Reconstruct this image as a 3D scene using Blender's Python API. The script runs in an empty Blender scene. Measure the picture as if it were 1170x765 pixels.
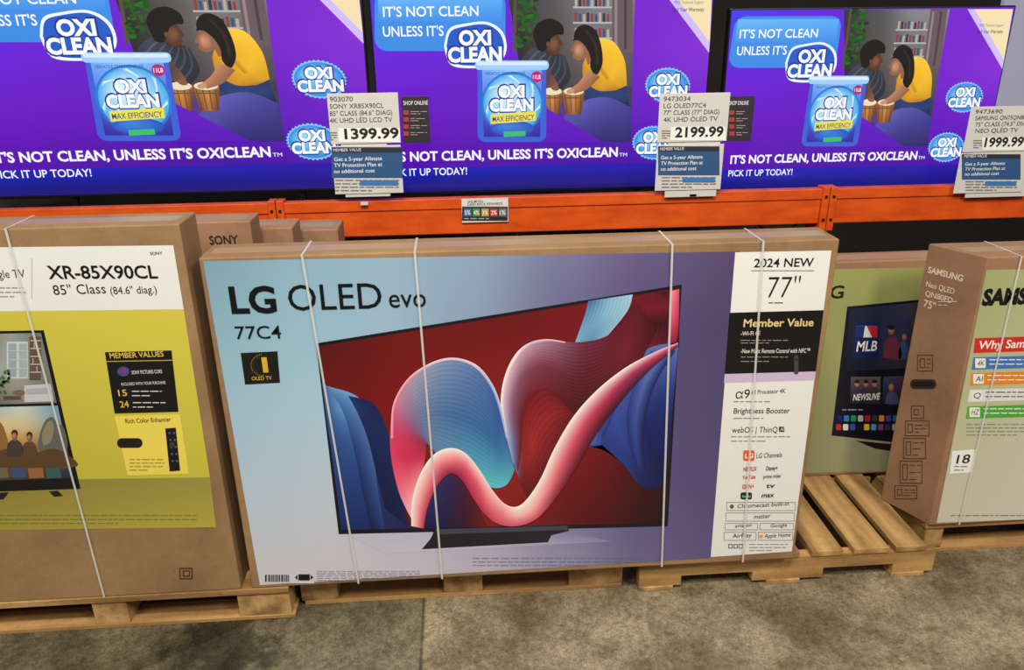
import bpy, bmesh, math, random
import numpy as np
from mathutils import Vector, Matrix, Euler
random.seed(4)
SC = bpy.context.scene
COL = SC.collection
SC.view_settings.view_transform = 'Standard'
SC.view_settings.look = 'None'

# ------------------------------------------------------------------ camera solve
BW, BH, Z0 = 1.85, 1.14, 0.13
pts3 = np.array([[0,0,Z0+BH],[BW,0,Z0+BH],[BW,0,Z0],[0,0,Z0]], float)
pts2 = np.array([[224,291],[957,279],[911,634],[290,673]], float)
def rot(yaw, pitch, roll):
    m = Matrix.Rotation(yaw,3,'Z') @ Matrix.Rotation(math.pi/2-pitch,3,'X') @ Matrix.Rotation(roll,3,'Z')
    return np.array(m)
def proj(p, P):
    R = rot(p[3],p[4],p[5]); c = (P-np.array(p[:3]))@R
    F = p[6]*1000
    return np.stack([585+F*c[:,0]/(-c[:,2]), 382.5-F*c[:,1]/(-c[:,2])],1)
p = np.array([0.95,-2.2,1.87,0,math.radians(21.5),math.radians(-1.4),0.9])
def resid(p):
    r = (proj(p,pts3)-pts2).ravel()
    return np.append(r, [(p[6]-0.9)*20])
for it in range(60):
    r = resid(p); J = np.zeros((len(r),7))
    for i in range(7):
        q = p.copy(); q[i]+=1e-5; J[:,i]=(resid(q)-r)/1e-5
    d = np.linalg.solve(J.T@J+1e-3*np.eye(7), -J.T@r)
    p = p+d
CP = np.array(p[:3]); CR = rot(p[3],p[4],p[5]); F = p[6]*1000
cam = bpy.data.cameras.new('camera'); co = bpy.data.objects.new('camera', cam); COL.objects.link(co)
co.location = CP; co.rotation_euler = Matrix(CR.tolist()).to_euler()
cam.sensor_fit='HORIZONTAL'; cam.sensor_width=36; cam.lens = F/1170*36; cam.clip_start=0.05
SC.camera = co
def ray(x,y):
    return CR@np.array([(x-585)/F, -(y-382.5)/F, -1.0])
def uY(x,y,Y=0.0):
    d=ray(x,y); t=(Y-CP[1])/d[1]; return Vector(CP+t*d)
def uZ(x,y,Z):
    d=ray(x,y); t=(Z-CP[2])/d[2]; return Vector(CP+t*d)
def uP(x,y,P0,n):
    d=Vector(ray(x,y)); c=Vector(CP); t=(P0-c).dot(n)/d.dot(n); return c+d*t

# ------------------------------------------------------------------ materials
def lin(c):
    c=c/255.0
    return c/12.92 if c<=0.04045 else ((c+0.055)/1.055)**2.4
def L3(c): return (lin(c[0]),lin(c[1]),lin(c[2]),1.0)
def new_mat(name):
    m=bpy.data.materials.new(name); m.use_nodes=True
    return m, m.node_tree.nodes, m.node_tree.links, m.node_tree.nodes['Principled BSDF']
def plain(name,c,rough=.5,metal=0,emit=0,alpha=1):
    m,n,l,b=new_mat(name)
    b.inputs['Base Color'].default_value=L3(c); b.inputs['Roughness'].default_value=rough; b.inputs['Metallic'].default_value=metal
    if emit: b.inputs['Emission Color'].default_value=L3(c); b.inputs['Emission Strength'].default_value=emit
    b.inputs['Alpha'].default_value=alpha
    return m
def noisy(name,c1,c2,scale=(8,8,8),rough=.7,bump=.1,detail=6,fac=(.35,.65),coord='Object',scuff=0):
    m,n,l,b=new_mat(name)
    tc=n.new('ShaderNodeTexCoord'); mp=n.new('ShaderNodeMapping'); mp.inputs['Scale'].default_value=scale
    nz=n.new('ShaderNodeTexNoise'); nz.inputs['Scale'].default_value=1; nz.inputs['Detail'].default_value=detail
    rp=n.new('ShaderNodeValToRGB'); rp.color_ramp.elements[0].position=fac[0]; rp.color_ramp.elements[1].position=fac[1]
    rp.color_ramp.elements[0].color=L3(c1); rp.color_ramp.elements[1].color=L3(c2)
    l.new(tc.outputs[coord],mp.inputs[0]); l.new(mp.outputs[0],nz.inputs[0]); l.new(nz.outputs[0],rp.inputs[0])
    out=rp.outputs[0]
    if scuff:
        z2=n.new('ShaderNodeTexNoise'); z2.inputs['Scale'].default_value=26; z2.inputs['Detail'].default_value=10; z2.inputs['Roughness'].default_value=.8
        l.new(tc.outputs[coord],z2.inputs[0])
        r2=n.new('ShaderNodeValToRGB'); r2.color_ramp.elements[0].position=.34; r2.color_ramp.elements[1].position=.52
        k=1-scuff; r2.color_ramp.elements[0].color=(k,k,k,1); r2.color_ramp.elements[1].color=(1,1,1,1); l.new(z2.outputs[0],r2.inputs[0])
        mx=n.new('ShaderNodeMixRGB'); mx.blend_type='MULTIPLY'; mx.inputs[0].default_value=1; l.new(out,mx.inputs[1]); l.new(r2.outputs[0],mx.inputs[2]); out=mx.outputs[0]
    l.new(out,b.inputs['Base Color'])
    bp=n.new('ShaderNodeBump'); bp.inputs['Strength'].default_value=bump; bp.inputs['Distance'].default_value=.005
    l.new(nz.outputs[0],bp.inputs['Height']); l.new(bp.outputs[0],b.inputs['Normal'])
    b.inputs['Roughness'].default_value=rough
    return m
def ink(name,rough=.35,emit=False):
    m,n,l,b=new_mat(name)
    at=n.new('ShaderNodeVertexColor'); at.layer_name='Col'
    if emit:
        b.inputs['Base Color'].default_value=(0.01,0.01,0.01,1)
        l.new(at.outputs[0],b.inputs['Emission Color']); b.inputs['Emission Strength'].default_value=1.0
        b.inputs['Roughness'].default_value=.22
    else:
        l.new(at.outputs[0],b.inputs['Base Color']); b.inputs['Roughness'].default_value=rough
    return m
INK=ink('printed ink',.3); GLOW=ink('lit screen',emit=True); MATTE=ink('matt card ink',.6)
CARD=noisy('brown cardboard',(136,105,72),(160,126,88),(3,3,3),.7,.03,8,scuff=.16)
CARD2=noisy('pinkish cardboard',(140,104,78),(164,124,94),(3,3,3),.7,.03,8,scuff=.16)
WOOD=noisy('pallet wood',(128,92,50),(196,152,94),(1.5,14,14),.8,.3,scuff=.25)
WOODY=noisy('pallet wood along',(132,98,56),(204,162,104),(14,1.5,14),.8,.3,scuff=.25)
ORANGE=noisy('orange painted steel',(210,76,20),(232,94,28),(6,6,20),.38,.05,scuff=.12)
DARKST=plain('dark steel',(40,38,38),.5,.6)
BLACK=plain('black plastic',(14,14,16),.35)
RUBBER=plain('grey black cable rubber',(44,44,50),.4)
STRAP=plain('clear plastic strap',(228,228,226),.18,alpha=.55)
TAPE=plain('clear packing tape',(164,134,98),.3)
PLAST=plain('white sign plastic',(216,214,210),.35)
DECK=noisy('shelf board',(40,35,31),(60,53,46),(4,20,20),.8,.1)

# ------------------------------------------------------------------ object helpers
def link_mesh(name,me,parent=None,mat=None):
    o=bpy.data.objects.new(name,me); COL.objects.link(o)
    if mat: me.materials.append(mat)
    if parent: o.parent=parent
    return o
def thing(name,label,cat,loc=(0,0,0),group=None):
    o=bpy.data.objects.new(name,None); COL.objects.link(o); o.location=loc; o.empty_display_size=.1
    o['label']=label; o['category']=cat
    if group:o['group']=group
    return o
def tag(o,label,cat,group=None):
    o['label']=label;o['category']=cat
    if group:o['group']=group
    return o
def top(o):
    while o.parent: o=o.parent
    return o
def base(parent): return top(parent).location.copy() if parent else Vector((0,0,0))
def box_bm(bm,x0,x1,y0,y1,z0,z1,off=Vector((0,0,0))):
    vs=[bm.verts.new(Vector(v)-off) for v in [(x0,y0,z0),(x1,y0,z0),(x1,y1,z0),(x0,y1,z0),(x0,y0,z1),(x1,y0,z1),(x1,y1,z1),(x0,y1,z1)]]
    for f in [(3,2,1,0),(4,5,6,7),(0,1,5,4),(1,2,6,5),(2,3,7,6),(3,0,4,7)]: bm.faces.new([vs[i] for i in f])
def boxes(name,lst,mat,parent=None,bevel=0.0):
    bm=bmesh.new(); off=base(parent)
    for b in lst: box_bm(bm,*b,off=off)
    if bevel: bmesh.ops.bevel(bm,geom=list(bm.edges),offset=bevel,segments=2,affect='EDGES',profile=.5)
    me=bpy.data.meshes.new(name); bm.to_mesh(me); bm.free()
    return link_mesh(name,me,parent,mat)
def prism(name,foot,z0,z1,mat,parent,bevel=0):
    off=base(parent); bm=bmesh.new()
    a=[bm.verts.new(Vector((q[0],q[1],z0))-off) for q in foot]; b=[bm.verts.new(Vector((q[0],q[1],z1))-off) for q in foot]
    n=len(foot); bm.faces.new(a[::-1]); bm.faces.new(b)
    for i in range(n): bm.faces.new([a[i],a[(i+1)%n],b[(i+1)%n],b[i]])
    if bevel: bmesh.ops.bevel(bm,geom=list(bm.edges),offset=bevel,segments=2,affect='EDGES',profile=.5)
    me=bpy.data.meshes.new(name); bm.to_mesh(me); bm.free()
    return link_mesh(name,me,parent,mat)
def tube(name,pts,r,mat,parent=None,seg=8):
    off=base(parent); pts=[Vector(q)-off for q in pts]
    bm=bmesh.new(); rings=[]
    for i,q in enumerate(pts):
        t=(pts[min(i+1,len(pts)-1)]-pts[max(i-1,0)]).normalized()
        a=t.cross(Vector((0.1,.9,.2))).normalized(); b=t.cross(a)
        rings.append([bm.verts.new(q+a*r*math.cos(k*2*math.pi/seg)+b*r*math.sin(k*2*math.pi/seg)) for k in range(seg)])
    for i in range(len(rings)-1):
        for k in range(seg): bm.faces.new([rings[i][k],rings[i][(k+1)%seg],rings[i+1][(k+1)%seg],rings[i+1][k]])
    bm.faces.new(rings[0]); bm.faces.new(rings[-1][::-1])
    me=bpy.data.meshes.new(name); bm.to_mesh(me); bm.free()
    for f in me.polygons: f.use_smooth=True
    return link_mesh(name,me,parent,mat)
def cat(P,n):
    P=[np.array(q,float) for q in P]; out=[]; m=len(P)-1
    for k in range(n+1):
        t=k/n*m; i=min(int(t),m-1); f=t-i
        a=P[max(i-1,0)];b=P[i];c=P[i+1];d=P[min(i+2,m)]
        out.append(.5*((2*b)+(c-a)*f+(2*a-5*b+4*c-d)*f*f+(3*b-a-3*c+d)*f**3))
    return out
_tc={}
def text_geo(s,bold):
    k=(s,bold)
    if k in _tc: return _tc[k]
    cu=bpy.data.curves.new('t','FONT'); cu.body=s; cu.offset=bold; cu.resolution_u=3
    o=bpy.data.objects.new('t',cu); COL.objects.link(o); dg=bpy.context.evaluated_depsgraph_get(); dg.update()
    me=bpy.data.meshes.new_from_object(o.evaluated_get(dg))
    v=[(q.co.x,q.co.y) for q in me.vertices]; f=[tuple(q.vertices) for q in me.polygons]
    bpy.data.objects.remove(o); bpy.data.curves.remove(cu); bpy.data.meshes.remove(me)
    _tc[k]=(v,f); return _tc[k]
CAPH=max(q[1] for q in text_geo('H',0.0)[0])
class Pr:
    def __init__(s,fn,n=(0,-1,0),eps=.0004,hz=(1,0,0),sat=1.0): s.fn=fn;s.n=Vector(n);s.e=eps;s.v=[];s.f=[];s.c=[];s.hz=Vector(hz);s.sat=sat
    def cc(s,c):
        c=np.array(c,float); m=c.mean(); return L3(np.clip(m+(c-m)*s.sat,0,255))
    def add(s,pts,faces,cols,L):
        k=len(s.v)
        for q in pts: s.v.append(Vector(s.fn(q[0],q[1]))+s.n*s.e*L)
        s.f+= [tuple(i+k for i in f) for f in faces]
        s.c+= [s.cc(c) for c in cols]
    def poly(s,pts,col,L=2):
        cols=col if isinstance(col,list) else [col]*len(pts)
        s.add(pts,[tuple(range(len(pts)))],cols,L)
    def smooth(s,pts,col,L=2,n=None):
        P=cat(list(pts)+[pts[0]],n or len(pts)*5)[:-1]; s.poly(P,col,L)
    def rect(s,x0,y0,x1,y1,col,L=2): s.poly([(x0,y0),(x1,y0),(x1,y1),(x0,y1)],col,L)
    def grid(s,q,nx,ny,cg,L=1):
        q=[np.array(a,float) for a in q]; cg=np.array(cg,float); gy,gx=cg.shape[:2]
        pts=[];cols=[]
        for j in range(ny+1):
            for i in range(nx+1):
                u=i/nx;v=j/ny
                pts.append((q[0]*(1-u)+q[1]*u)*(1-v)+(q[3]*(1-u)+q[2]*u)*v)
                a=u*(gx-1);b=v*(gy-1);ia=min(int(a),gx-2);ib=min(int(b),gy-2);a-=ia;b-=ib
                a=a*a*(3-2*a)*.5+a*.5
                cols.append((cg[ib,ia]*(1-a)+cg[ib,ia+1]*a)*(1-b)+(cg[ib+1,ia]*(1-a)+cg[ib+1,ia+1]*a)*b)
        s.add(pts,[(j*(nx+1)+i,j*(nx+1)+i+1,(j+1)*(nx+1)+i+1,(j+1)*(nx+1)+i) for j in range(ny) for i in range(nx)],cols,L)
    def strip(s,P,Q,cp,cq,L=3,n=60,m=8,cm=None,ribs=0,rc=14):
        P=cat(P,n);Q=cat(Q,n)
        def cs(c): 
            c=np.array(c,float); x=np.linspace(0,len(c)-1,n+1)
            return np.stack([np.interp(x,range(len(c)),c[:,k]) for k in range(3)],1)
        a=cs(cp);b=cs(cq);mid=cs(cm) if cm else (a+b)/2
        def colat(i,t): return a[i]*(1-2*t)+mid[i]*2*t if t<.5 else mid[i]*(2-2*t)+b[i]*(2*t-1)
        pts=[];cols=[]
        for i in range(n+1):
            for j in range(m+1):
                t=j/m; pts.append(P[i]*(1-t)+Q[i]*t); cols.append(colat(i,t))
        s.add(pts,[(i*(m+1)+j,i*(m+1)+j+1,(i+1)*(m+1)+j+1,(i+1)*(m+1)+j) for i in range(n) for j in range(m)],cols,L)
        for r_ in range(1,ribs):
            t=r_/ribs; w=.14/ribs; pts=[];cols=[]
            for i in range(n+1):
                for tt in (t-w,t+w): pts.append(P[i]*(1-tt)+Q[i]*tt); cols.append(colat(i,tt)+rc)
            s.add(pts,[(i*2,i*2+1,i*2+3,i*2+2) for i in range(n)],cols,L+.5)
    def ell(s,cx,cy,rx,ry,col,L=2,n=28,a=0):
        ca,sa=math.cos(a),math.sin(a)
        s.poly([(cx+rx*math.cos(t)*ca-ry*math.sin(t)*sa,cy+rx*math.cos(t)*sa+ry*math.sin(t)*ca) for t in [k*2*math.pi/n for k in range(n)]],col,L)
    def ball(s,cx,cy,rx,ry,c0,c1,L=2,hx=-.3,hy=-.35,n=28):
        pts=[(cx+rx*hx,cy+ry*hy)];cols=[c0];f=[]
        for r_,k in ((.5,1),(1,2)):
            for i in range(n):
                a=i*2*math.pi/n; w=1-r_
                pts.append((cx+rx*(r_*math.cos(a)+hx*w),cy+ry*(r_*math.sin(a)+hy*w))); cols.append(np.array(c0)*(1-r_**1.5)+np.array(c1)*r_**1.5)
        for i in range(n):
            j=(i+1)%n; f.append((0,1+i,1+j)); f.append((1+i,1+n+i,1+n+j,1+j))
        s.add(pts,f,cols,L)
    def rrect(s,x0,y0,x1,y1,r,col,L=2):
        P=[]
        for cx,cy,a0 in [(x1-r,y0+r,-90),(x1-r,y1-r,0),(x0+r,y1-r,90),(x0+r,y0+r,180)]:
            for k in range(5):
                a=math.radians(a0+k*22.5); P.append((cx+r*math.cos(a),cy+r*math.sin(a)))
        s.poly(P,col,L)
    def frame(s,x0,y0,x1,y1,w,col,L=2):
        s.rect(x0,y0,x1,y0+w,col,L);s.rect(x0,y1-w,x1,y1,col,L);s.rect(x0,y0+w,x0+w,y1-w,col,L);s.rect(x1-w,y0+w,x1,y1-w,col,L)
    def text(s,t,xl,xr,yb,h,col,bold=0.0,L=3,dy=0):
        v,f=text_geo(t,bold)
        x0=min(q[0] for q in v);x1=max(q[0] for q in v)
        A=Vector(s.fn(xl,yb));B=Vector(s.fn(xr,yb+dy));U=Vector(s.fn(xl,yb-h))
        ex=(B-A)
        up=Vector((0,0,1))*((U-A).z)
        if dy==0: ex=s.hz*ex.dot(s.hz)
        k=len(s.v)
        for q in v: s.v.append(A+ex*((q[0]-x0)/(x1-x0))+up*(q[1]/CAPH)+s.n*s.e*L)
        s.f+=[tuple(i+k for i in g) for g in f]; s.c+=[L3(col)]*len(v)
    def lines(s,x0,x1,y0,y1,n,col,th=1.2,L=3,seed=1):
        R=random.Random(seed)
        for k in range(n):
            y=y0+(y1-y0)*k/max(1,n-1); e=x1 if k<n-1 else x0+(x1-x0)*.6
            x=x0
            while x<e-2:
                w=R.uniform(4,11); s.rect(x,y,min(x+w,e),y+th,col,L); x+=w+1.6
    def build(s,name,mat,parent=None):
        off=base(parent)
        me=bpy.data.meshes.new(name); me.from_pydata([tuple(q-off) for q in s.v],[],s.f)
        ca=me.color_attributes.new('Col','FLOAT_COLOR','POINT')
        ca.data.foreach_set('color',[x for c in s.c for x in c])
        me.update()
        return link_mesh(name,me,parent,mat)
def onY(Y): return lambda x,y:uY(x,y,Y)

# ------------------------------------------------------------------ setting
def floor_mat():
    m,n,l,b=new_mat('worn concrete')
    tc=n.new('ShaderNodeTexCoord')
    def noise(sc,det=8,r=.6):
        z=n.new('ShaderNodeTexNoise'); z.inputs['Scale'].default_value=sc; z.inputs['Detail'].default_value=det; z.inputs['Roughness'].default_value=r
        l.new(tc.outputs['Object'],z.inputs[0]); return z
    def ramp(src,p0,p1,c0,c1):
        r=n.new('ShaderNodeValToRGB'); r.color_ramp.elements[0].position=p0; r.color_ramp.elements[1].position=p1
        r.color_ramp.elements[0].color=c0; r.color_ramp.elements[1].color=c1; l.new(src,r.inputs[0]); return r
    def mult(a,bb,f=1.0):
        x=n.new('ShaderNodeMixRGB'); x.blend_type='MULTIPLY'; x.inputs[0].default_value=f; l.new(a,x.inputs[1]); l.new(bb,x.inputs[2]); return x.outputs[0]
    a=ramp(noise(2.6,10,.65).outputs[0],.38,.62,L3((118,104,80)),L3((184,170,140)))
    g=ramp(noise(45,12,.85).outputs[0],.40,.58,(.46,.45,.44,1),(1.05,1.05,1.05,1))
    c=mult(a.outputs[0],g.outputs[0])
    g2=ramp(noise(150,8,.95).outputs[0],.42,.53,(.34,.34,.34,1),(1,1,1,1))
    c=mult(c,g2.outputs[0],.85)
    g3=ramp(noise(7,6,.7).outputs[0],.38,.5,(.66,.64,.6,1),(1,1,1,1))
    c=mult(c,g3.outputs[0],1)
    sp=n.new('ShaderNodeSeparateXYZ'); l.new(tc.outputs['Object'],sp.inputs[0])
    xj=uZ(483,720,0).x
    lt=n.new('ShaderNodeMath'); lt.operation='LESS_THAN'; lt.inputs[1].default_value=xj; l.new(sp.outputs[0],lt.inputs[0])
    r=ramp(lt.outputs[0],0,1,(1,1,1,1),(.60,.64,.62,1)); c=mult(c,r.outputs[0])
    ab=n.new('ShaderNodeMath'); ab.operation='SUBTRACT'; ab.inputs[1].default_value=xj; l.new(sp.outputs[0],ab.inputs[0])
    ab2=n.new('ShaderNodeMath'); ab2.operation='ABSOLUTE'; l.new(ab.outputs[0],ab2.inputs[0])
    jr=ramp(ab2.outputs[0],.003,.007,(.4,.38,.35,1),(1,1,1,1)); c=mult(c,jr.outputs[0])
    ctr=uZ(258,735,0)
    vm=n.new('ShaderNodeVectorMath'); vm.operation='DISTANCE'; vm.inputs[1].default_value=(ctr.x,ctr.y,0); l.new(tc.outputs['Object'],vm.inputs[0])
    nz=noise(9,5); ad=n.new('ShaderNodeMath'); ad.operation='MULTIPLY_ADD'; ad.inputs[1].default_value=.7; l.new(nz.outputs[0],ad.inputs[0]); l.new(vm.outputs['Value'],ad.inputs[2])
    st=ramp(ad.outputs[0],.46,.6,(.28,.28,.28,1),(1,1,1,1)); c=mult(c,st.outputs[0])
    l.new(c,b.inputs['Base Color'])
    rr=ramp(noise(3).outputs[0],.3,.7,(.22,.22,.22,1),(.5,.5,.5,1)); l.new(rr.outputs[0],b.inputs['Roughness'])
    bp=n.new('ShaderNodeBump'); bp.inputs['Strength'].default_value=.35; bp.inputs['Distance'].default_value=.003
    l.new(noise(90,8,.8).outputs[0],bp.inputs['Height']); l.new(bp.outputs[0],b.inputs['Normal'])
    return m
fl=boxes('floor',[(-6,8,-6,4.2,-.1,0)],floor_mat()); fl['kind']='structure'
wb=boxes('wall_back',[(-6,8,4.0,4.15,0,5)],noisy('dark warehouse wall',(24,22,24),(38,35,36),(1,1,1),.9,.02)); wb['kind']='structure'

# ------------------------------------------------------------------ pallets
def pallet(x0,x1,y0,y1,blocks,label,along='x',h=Z0-.0005,grp='wooden pallets under the cartons',hb=.022):
    t=thing('wooden_pallet',label,'pallet',((x0+x1)/2,(y0+y1)/2,0),grp)
    R=random.Random(int(x0*100))
    if along=='x':
        n=7; w=(y1-y0)/n
        for k in range(n):
            yy=y0+k*w; boxes('deck_board',[(x0+R.uniform(0,.012),x1-R.uniform(0,.012),yy,yy+w*.72,h-hb,h)],WOOD,t,.002)
        for k in (0,3,6):
            yy=y0+k*w; boxes('base_board',[(x0,x1,yy+.004,yy+w*.7,0,.016)],WOOD,t,.002)
        for bx,bwid in blocks: boxes('stringer',[(bx-bwid/2,bx+bwid/2,y0+.006,y1-.006,.016,h-hb)],WOODY,t,.002)
    else:
        n=int((x1-x0)/.135); w=(x1-x0)/n
        for k in range(n):
            xx=x0+k*w; boxes('deck_board',[(xx,xx+w*R.uniform(.66,.86),y0,y1,h-hb,h)],WOODY,t,.002)
        for k in range(0,n,3):
            xx=x0+k*w; boxes('base_board',[(xx,xx+w*.8,y0,y1,0,.016)],WOODY,t,.002)
        for yy in (y0+.004,(y0+y1)/2-.02,y1-.044):
            L=x1-x0; lst=[(x0,x1,yy,yy+.04,.055,h-hb)]
            for a,b in ((0,.14),(.38,.62),(.86,1)): lst.append((x0+L*a,x0+L*b,yy,yy+.04,.016,.055))
            boxes('stringer',lst,WOOD,t)
    return t
def X0(px,py=690,Y=.03): return uY(px,py,Y).x
def blk(px,wpx,Y): return ((X0(px-wpx/2,Y=Y)+X0(px+wpx/2,Y=Y))/2, abs(X0(px+wpx/2,Y=Y)-X0(px-wpx/2,Y=Y)))
pallet(X0(-240,Y=0),X0(336,Y=0),-.005,1.0,[blk(-215,40,0),blk(-60,34,0),blk(124,40,0),blk(302,60,0)],'pallet under the left carton with the yellow-green front, leftmost pallet')
pallet(X0(345,680),X0(713,660),.055,1.03,[blk(366,42,.055),blk(530,44,.055),blk(680,60,.055)],'pallet under the left half of the big carton with the ribbon picture')
xc1=X0(1068,640)
pallet(X0(731,655),xc1,.03,1.03,[],'pale pallet with bare deck boards showing right of the ribbon picture carton',along='y')
C0=uZ(1062,600,Z0); C2=uZ(1006,570,Z0)
pallet(xc1+.02,xc1+1.3,C0.y+.01,1.03,[(xc1+.02+.05,.07),(xc1+.6,.09),(xc1+1.25,.09)],'pallet under the silver-fronted carton at the far right')

# ------------------------------------------------------------------ main carton (ribbon picture)
def carton(name,label,x0,x1,y0,y1,z0,z1,mat,grp=None):
    t=thing(name,label,'carton',((x0+x1)/2,(y0+y1)/2,z0),grp)
    boxes('body',[(x0,x1,y0,y1,z0,z1)],mat,t,.004)
    ym=(y0+y1)/2
    boxes('packing_tape',[(x0+.02,x1-.02,ym-.03,ym+.03,z1,z1+.0006)],TAPE,t)
    return t
GRP='television cartons standing on the pallets'
lg=carton('television_carton','large carton printed with a swirling ribbon picture on a television, centre',0,BW,0,.15,Z0,Z0+BH,CARD,GRP)
bg=Pr(onY(-.0005),sat=.94)
T=[(120,162,182),(134,176,200),(144,178,204),(136,164,194),(116,118,162),(98,86,136),(88,70,116)]
r2=[(140,182,204),(150,190,214),(152,186,212),(136,158,194),(108,104,152),(86,74,124),(78,66,114)]
r3=[(162,196,220),(170,202,224),(166,196,220),(152,170,202),(116,116,162),(90,80,130),(80,70,118)]
r4=[(188,206,224),(194,206,224),(184,192,216),(154,160,196),(116,116,160),(92,86,138),(86,74,128)]
r5=[(216,212,222),(214,208,220),(206,198,216),(192,184,206),(152,150,186),(110,104,152),(96,84,136)]
bg.grid([(232,298),(846,287),(812,637),(297,668)],42,24,[T,r2,r3,r4,r5],1)
bg.grid([(400,612),(640,606),(700,618),(440,632)],20,6,[[(196,198,220),(190,192,218),(165,168,206),(130,130,180)],[(202,200,218),(196,192,214),(172,170,204),(140,138,184)]],2)
bg.build('front_print',INK,lg)

art=Pr(onY(-.0012),sat=1.1)
art.poly([(361,392),(779,325),(763,601),(387,610)],(22,20,30),0)
sc=[(365,395),(776,329),(760,597),(390,605)]
art.grid(sc,24,16,[[(84,20,24),(104,24,26),(98,20,26),(112,22,34),(100,24,38)],[(106,22,24),(118,22,24),(128,26,30),(112,20,32),(80,14,28)],[(116,24,28),(124,26,28),(142,32,34),(116,20,30),(54,10,20)],[(56,20,44),(98,22,30),(130,28,32),(84,16,26),(36,8,20)]],1)
# folds of the red cloth, upper right
art.strip([(688,402),(712,372),(730,350),(748,334.5)],[(776,396),(776,370),(776,350),(776,330)],[(104,20,40),(116,22,44),(100,18,38),(104,22,42)],[(54,8,22),(64,10,26),(84,14,34),(130,36,66)],2,cm=[(136,34,56),(50,8,20),(116,24,44),(50,8,22)],ribs=14,rc=9)
# light blue band upper right
art.strip([(672,343.5),(668,360),(657,391)],[(723,336),(716,356),(690,388)],[(70,104,146),(96,140,186),(140,190,220)],[(166,204,226),(160,196,220),(140,184,208)],3,n=20,m=8,cm=[(140,184,214),(140,190,220),(96,140,180)],ribs=12,rc=-14)
art.strip([(767,332),(766,362),(762,392)],[(776,330),(775.5,365),(773,394)],[(245,160,175),(230,100,130),(150,40,70)],[(210,80,110),(180,50,86),(110,24,50)],3,n=8,m=4)
# left blue sail
art.strip([(368,436),(372,470),(378,510),(384,555),(390,605)],[(373,440),(412,462),(436,490),(452,545),(468,603)],[(64,96,160),(50,84,150),(44,76,140),(36,64,124),(24,44,96)],[(90,140,190),(30,48,104),(24,38,88),(22,34,80),(34,40,86)],3,cm=[(70,110,170),(110,160,205),(60,96,156),(40,66,130),(28,44,100)])
art.strip([(374,441),(392,470),(404,510),(414,560),(424,604)],[(376,441),(412,456),(424,500),(432,560),(440,604)],[(90,140,190),(60,100,164),(36,62,122),(26,44,96),(20,34,80)],[(110,160,204),(120,168,210),(84,120,180),(54,84,144),(40,60,116)],4)
art.strip([(398,452),(408,470),(420,500),(430,540),(440,580)],[(400,452),(428,462),(444,496),(454,545),(468,602)],[(40,60,120),(30,50,104),(24,38,86),(20,30,70),(18,26,60)],[(26,36,84),(24,34,80),(30,42,92),(26,36,84),(22,30,72)],4.5)
# right blue sail
art.strip([(775,391),(745,396),(716,414),(690,446),(662,484),(656,514)],[(768,470),(764,520),(757,553),(735,557),(712,530),(688,508)],[(100,120,180),(92,112,176),(100,120,184),(70,90,166),(40,56,130),(60,80,152)],[(24,32,88),(20,28,80),(18,22,66),(26,30,84),(56,78,156),(90,116,190)],3,cm=[(56,78,152),(32,46,118),(24,34,100),(50,70,146),(40,56,130),(46,64,136)])
art.strip([(744,400),(724,440),(716,480),(722,520)],[(772,400),(748,440),(736,490),(738,548)],[(60,84,156),(46,64,138),(36,50,120),(26,38,100)],[(32,42,104),(22,32,88),(18,26,76),(20,28,80)],3.5,cm=[(104,128,190),(80,104,172),(60,80,150),(40,56,124)],ribs=9,rc=10)
art.strip([(712,418),(688,452),(668,480),(662,508)],[(728,420),(706,462),(692,494),(688,508)],[(110,134,196),(76,100,172),(50,70,144),(60,80,150)],[(60,80,150),(40,56,128),(36,50,120),(50,70,140)],3.6,cm=[(140,160,214),(96,120,186),(70,92,164),(80,104,176)],ribs=6,rc=10)
# dark navy dome lower left
art.strip([(468,603),(474,575),(488,550),(512,530),(535,552),(556,600)],[(478,604),(490,603),(500,603),(512,602),(530,602),(545,601)],[(36,40,96),(46,52,112),(56,60,122),(56,44,96),(76,24,52),(104,22,32)],[(20,24,70),(20,22,66),(22,26,70),(30,22,62),(50,18,46),(92,18,28)],3)
tvp=art.build('television_picture',INK,lg)
art=Pr(onY(-.0026),sat=1.1)
# inner sheet between second hump and the lower band
art.strip([(588,534),(592,502),(594,472),(602,448),(618,436),(640,448),(662,458),(690,446)],[(604,572),(612,560),(622,546),(634,526),(646,508),(658,488),(670,470),(692,447)],[(150,140,176),(124,44,60),(112,24,36),(104,20,32),(100,20,32),(90,16,28),(80,14,28),(80,14,28)],[(80,14,26),(92,18,28),(86,18,28),(92,22,34),(86,20,34),(80,16,30),(76,16,30),(76,14,28)],1,n=50,cm=[(96,22,34),(136,32,40),(154,40,44),(146,36,44),(136,32,42),(112,24,36),(96,18,30),(76,14,28)],ribs=12,rc=8)
# second hump sheet, broad, folding into the dark red wave at the upper right
P=[(586,528),(576,492),(572,458),(577,428),(589,404),(605,391),(625,387),(648,390),(668,390),(692,384),(710,368),(726,344)]
Q=[(592,538),(596,507),(597,478),(604,456),(614,446),(628,445),(642,457),(654,471),(672,474),(700,456),(726,424),(750,374)]
art.strip(P,Q,[(150,176,206),(214,214,232),(246,226,236),(246,222,232),(222,192,210),(196,164,186),(160,126,148),(124,78,100),(104,42,64),(96,28,48),(90,22,40),(90,20,40)],
 [(110,30,42),(98,22,30),(94,20,28),(100,22,32),(112,32,44),(104,30,42),(88,20,32),(70,14,26),(64,12,24),(74,14,28),(86,18,34),(60,10,22)],3,n=80,m=14,
 cm=[(96,116,170),(120,116,164),(136,96,128),(132,86,112),(122,66,90),(116,54,76),(106,42,60),(92,30,48),(82,22,38),(96,26,44),(106,28,48),(74,14,30)],ribs=20,rc=12)
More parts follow.
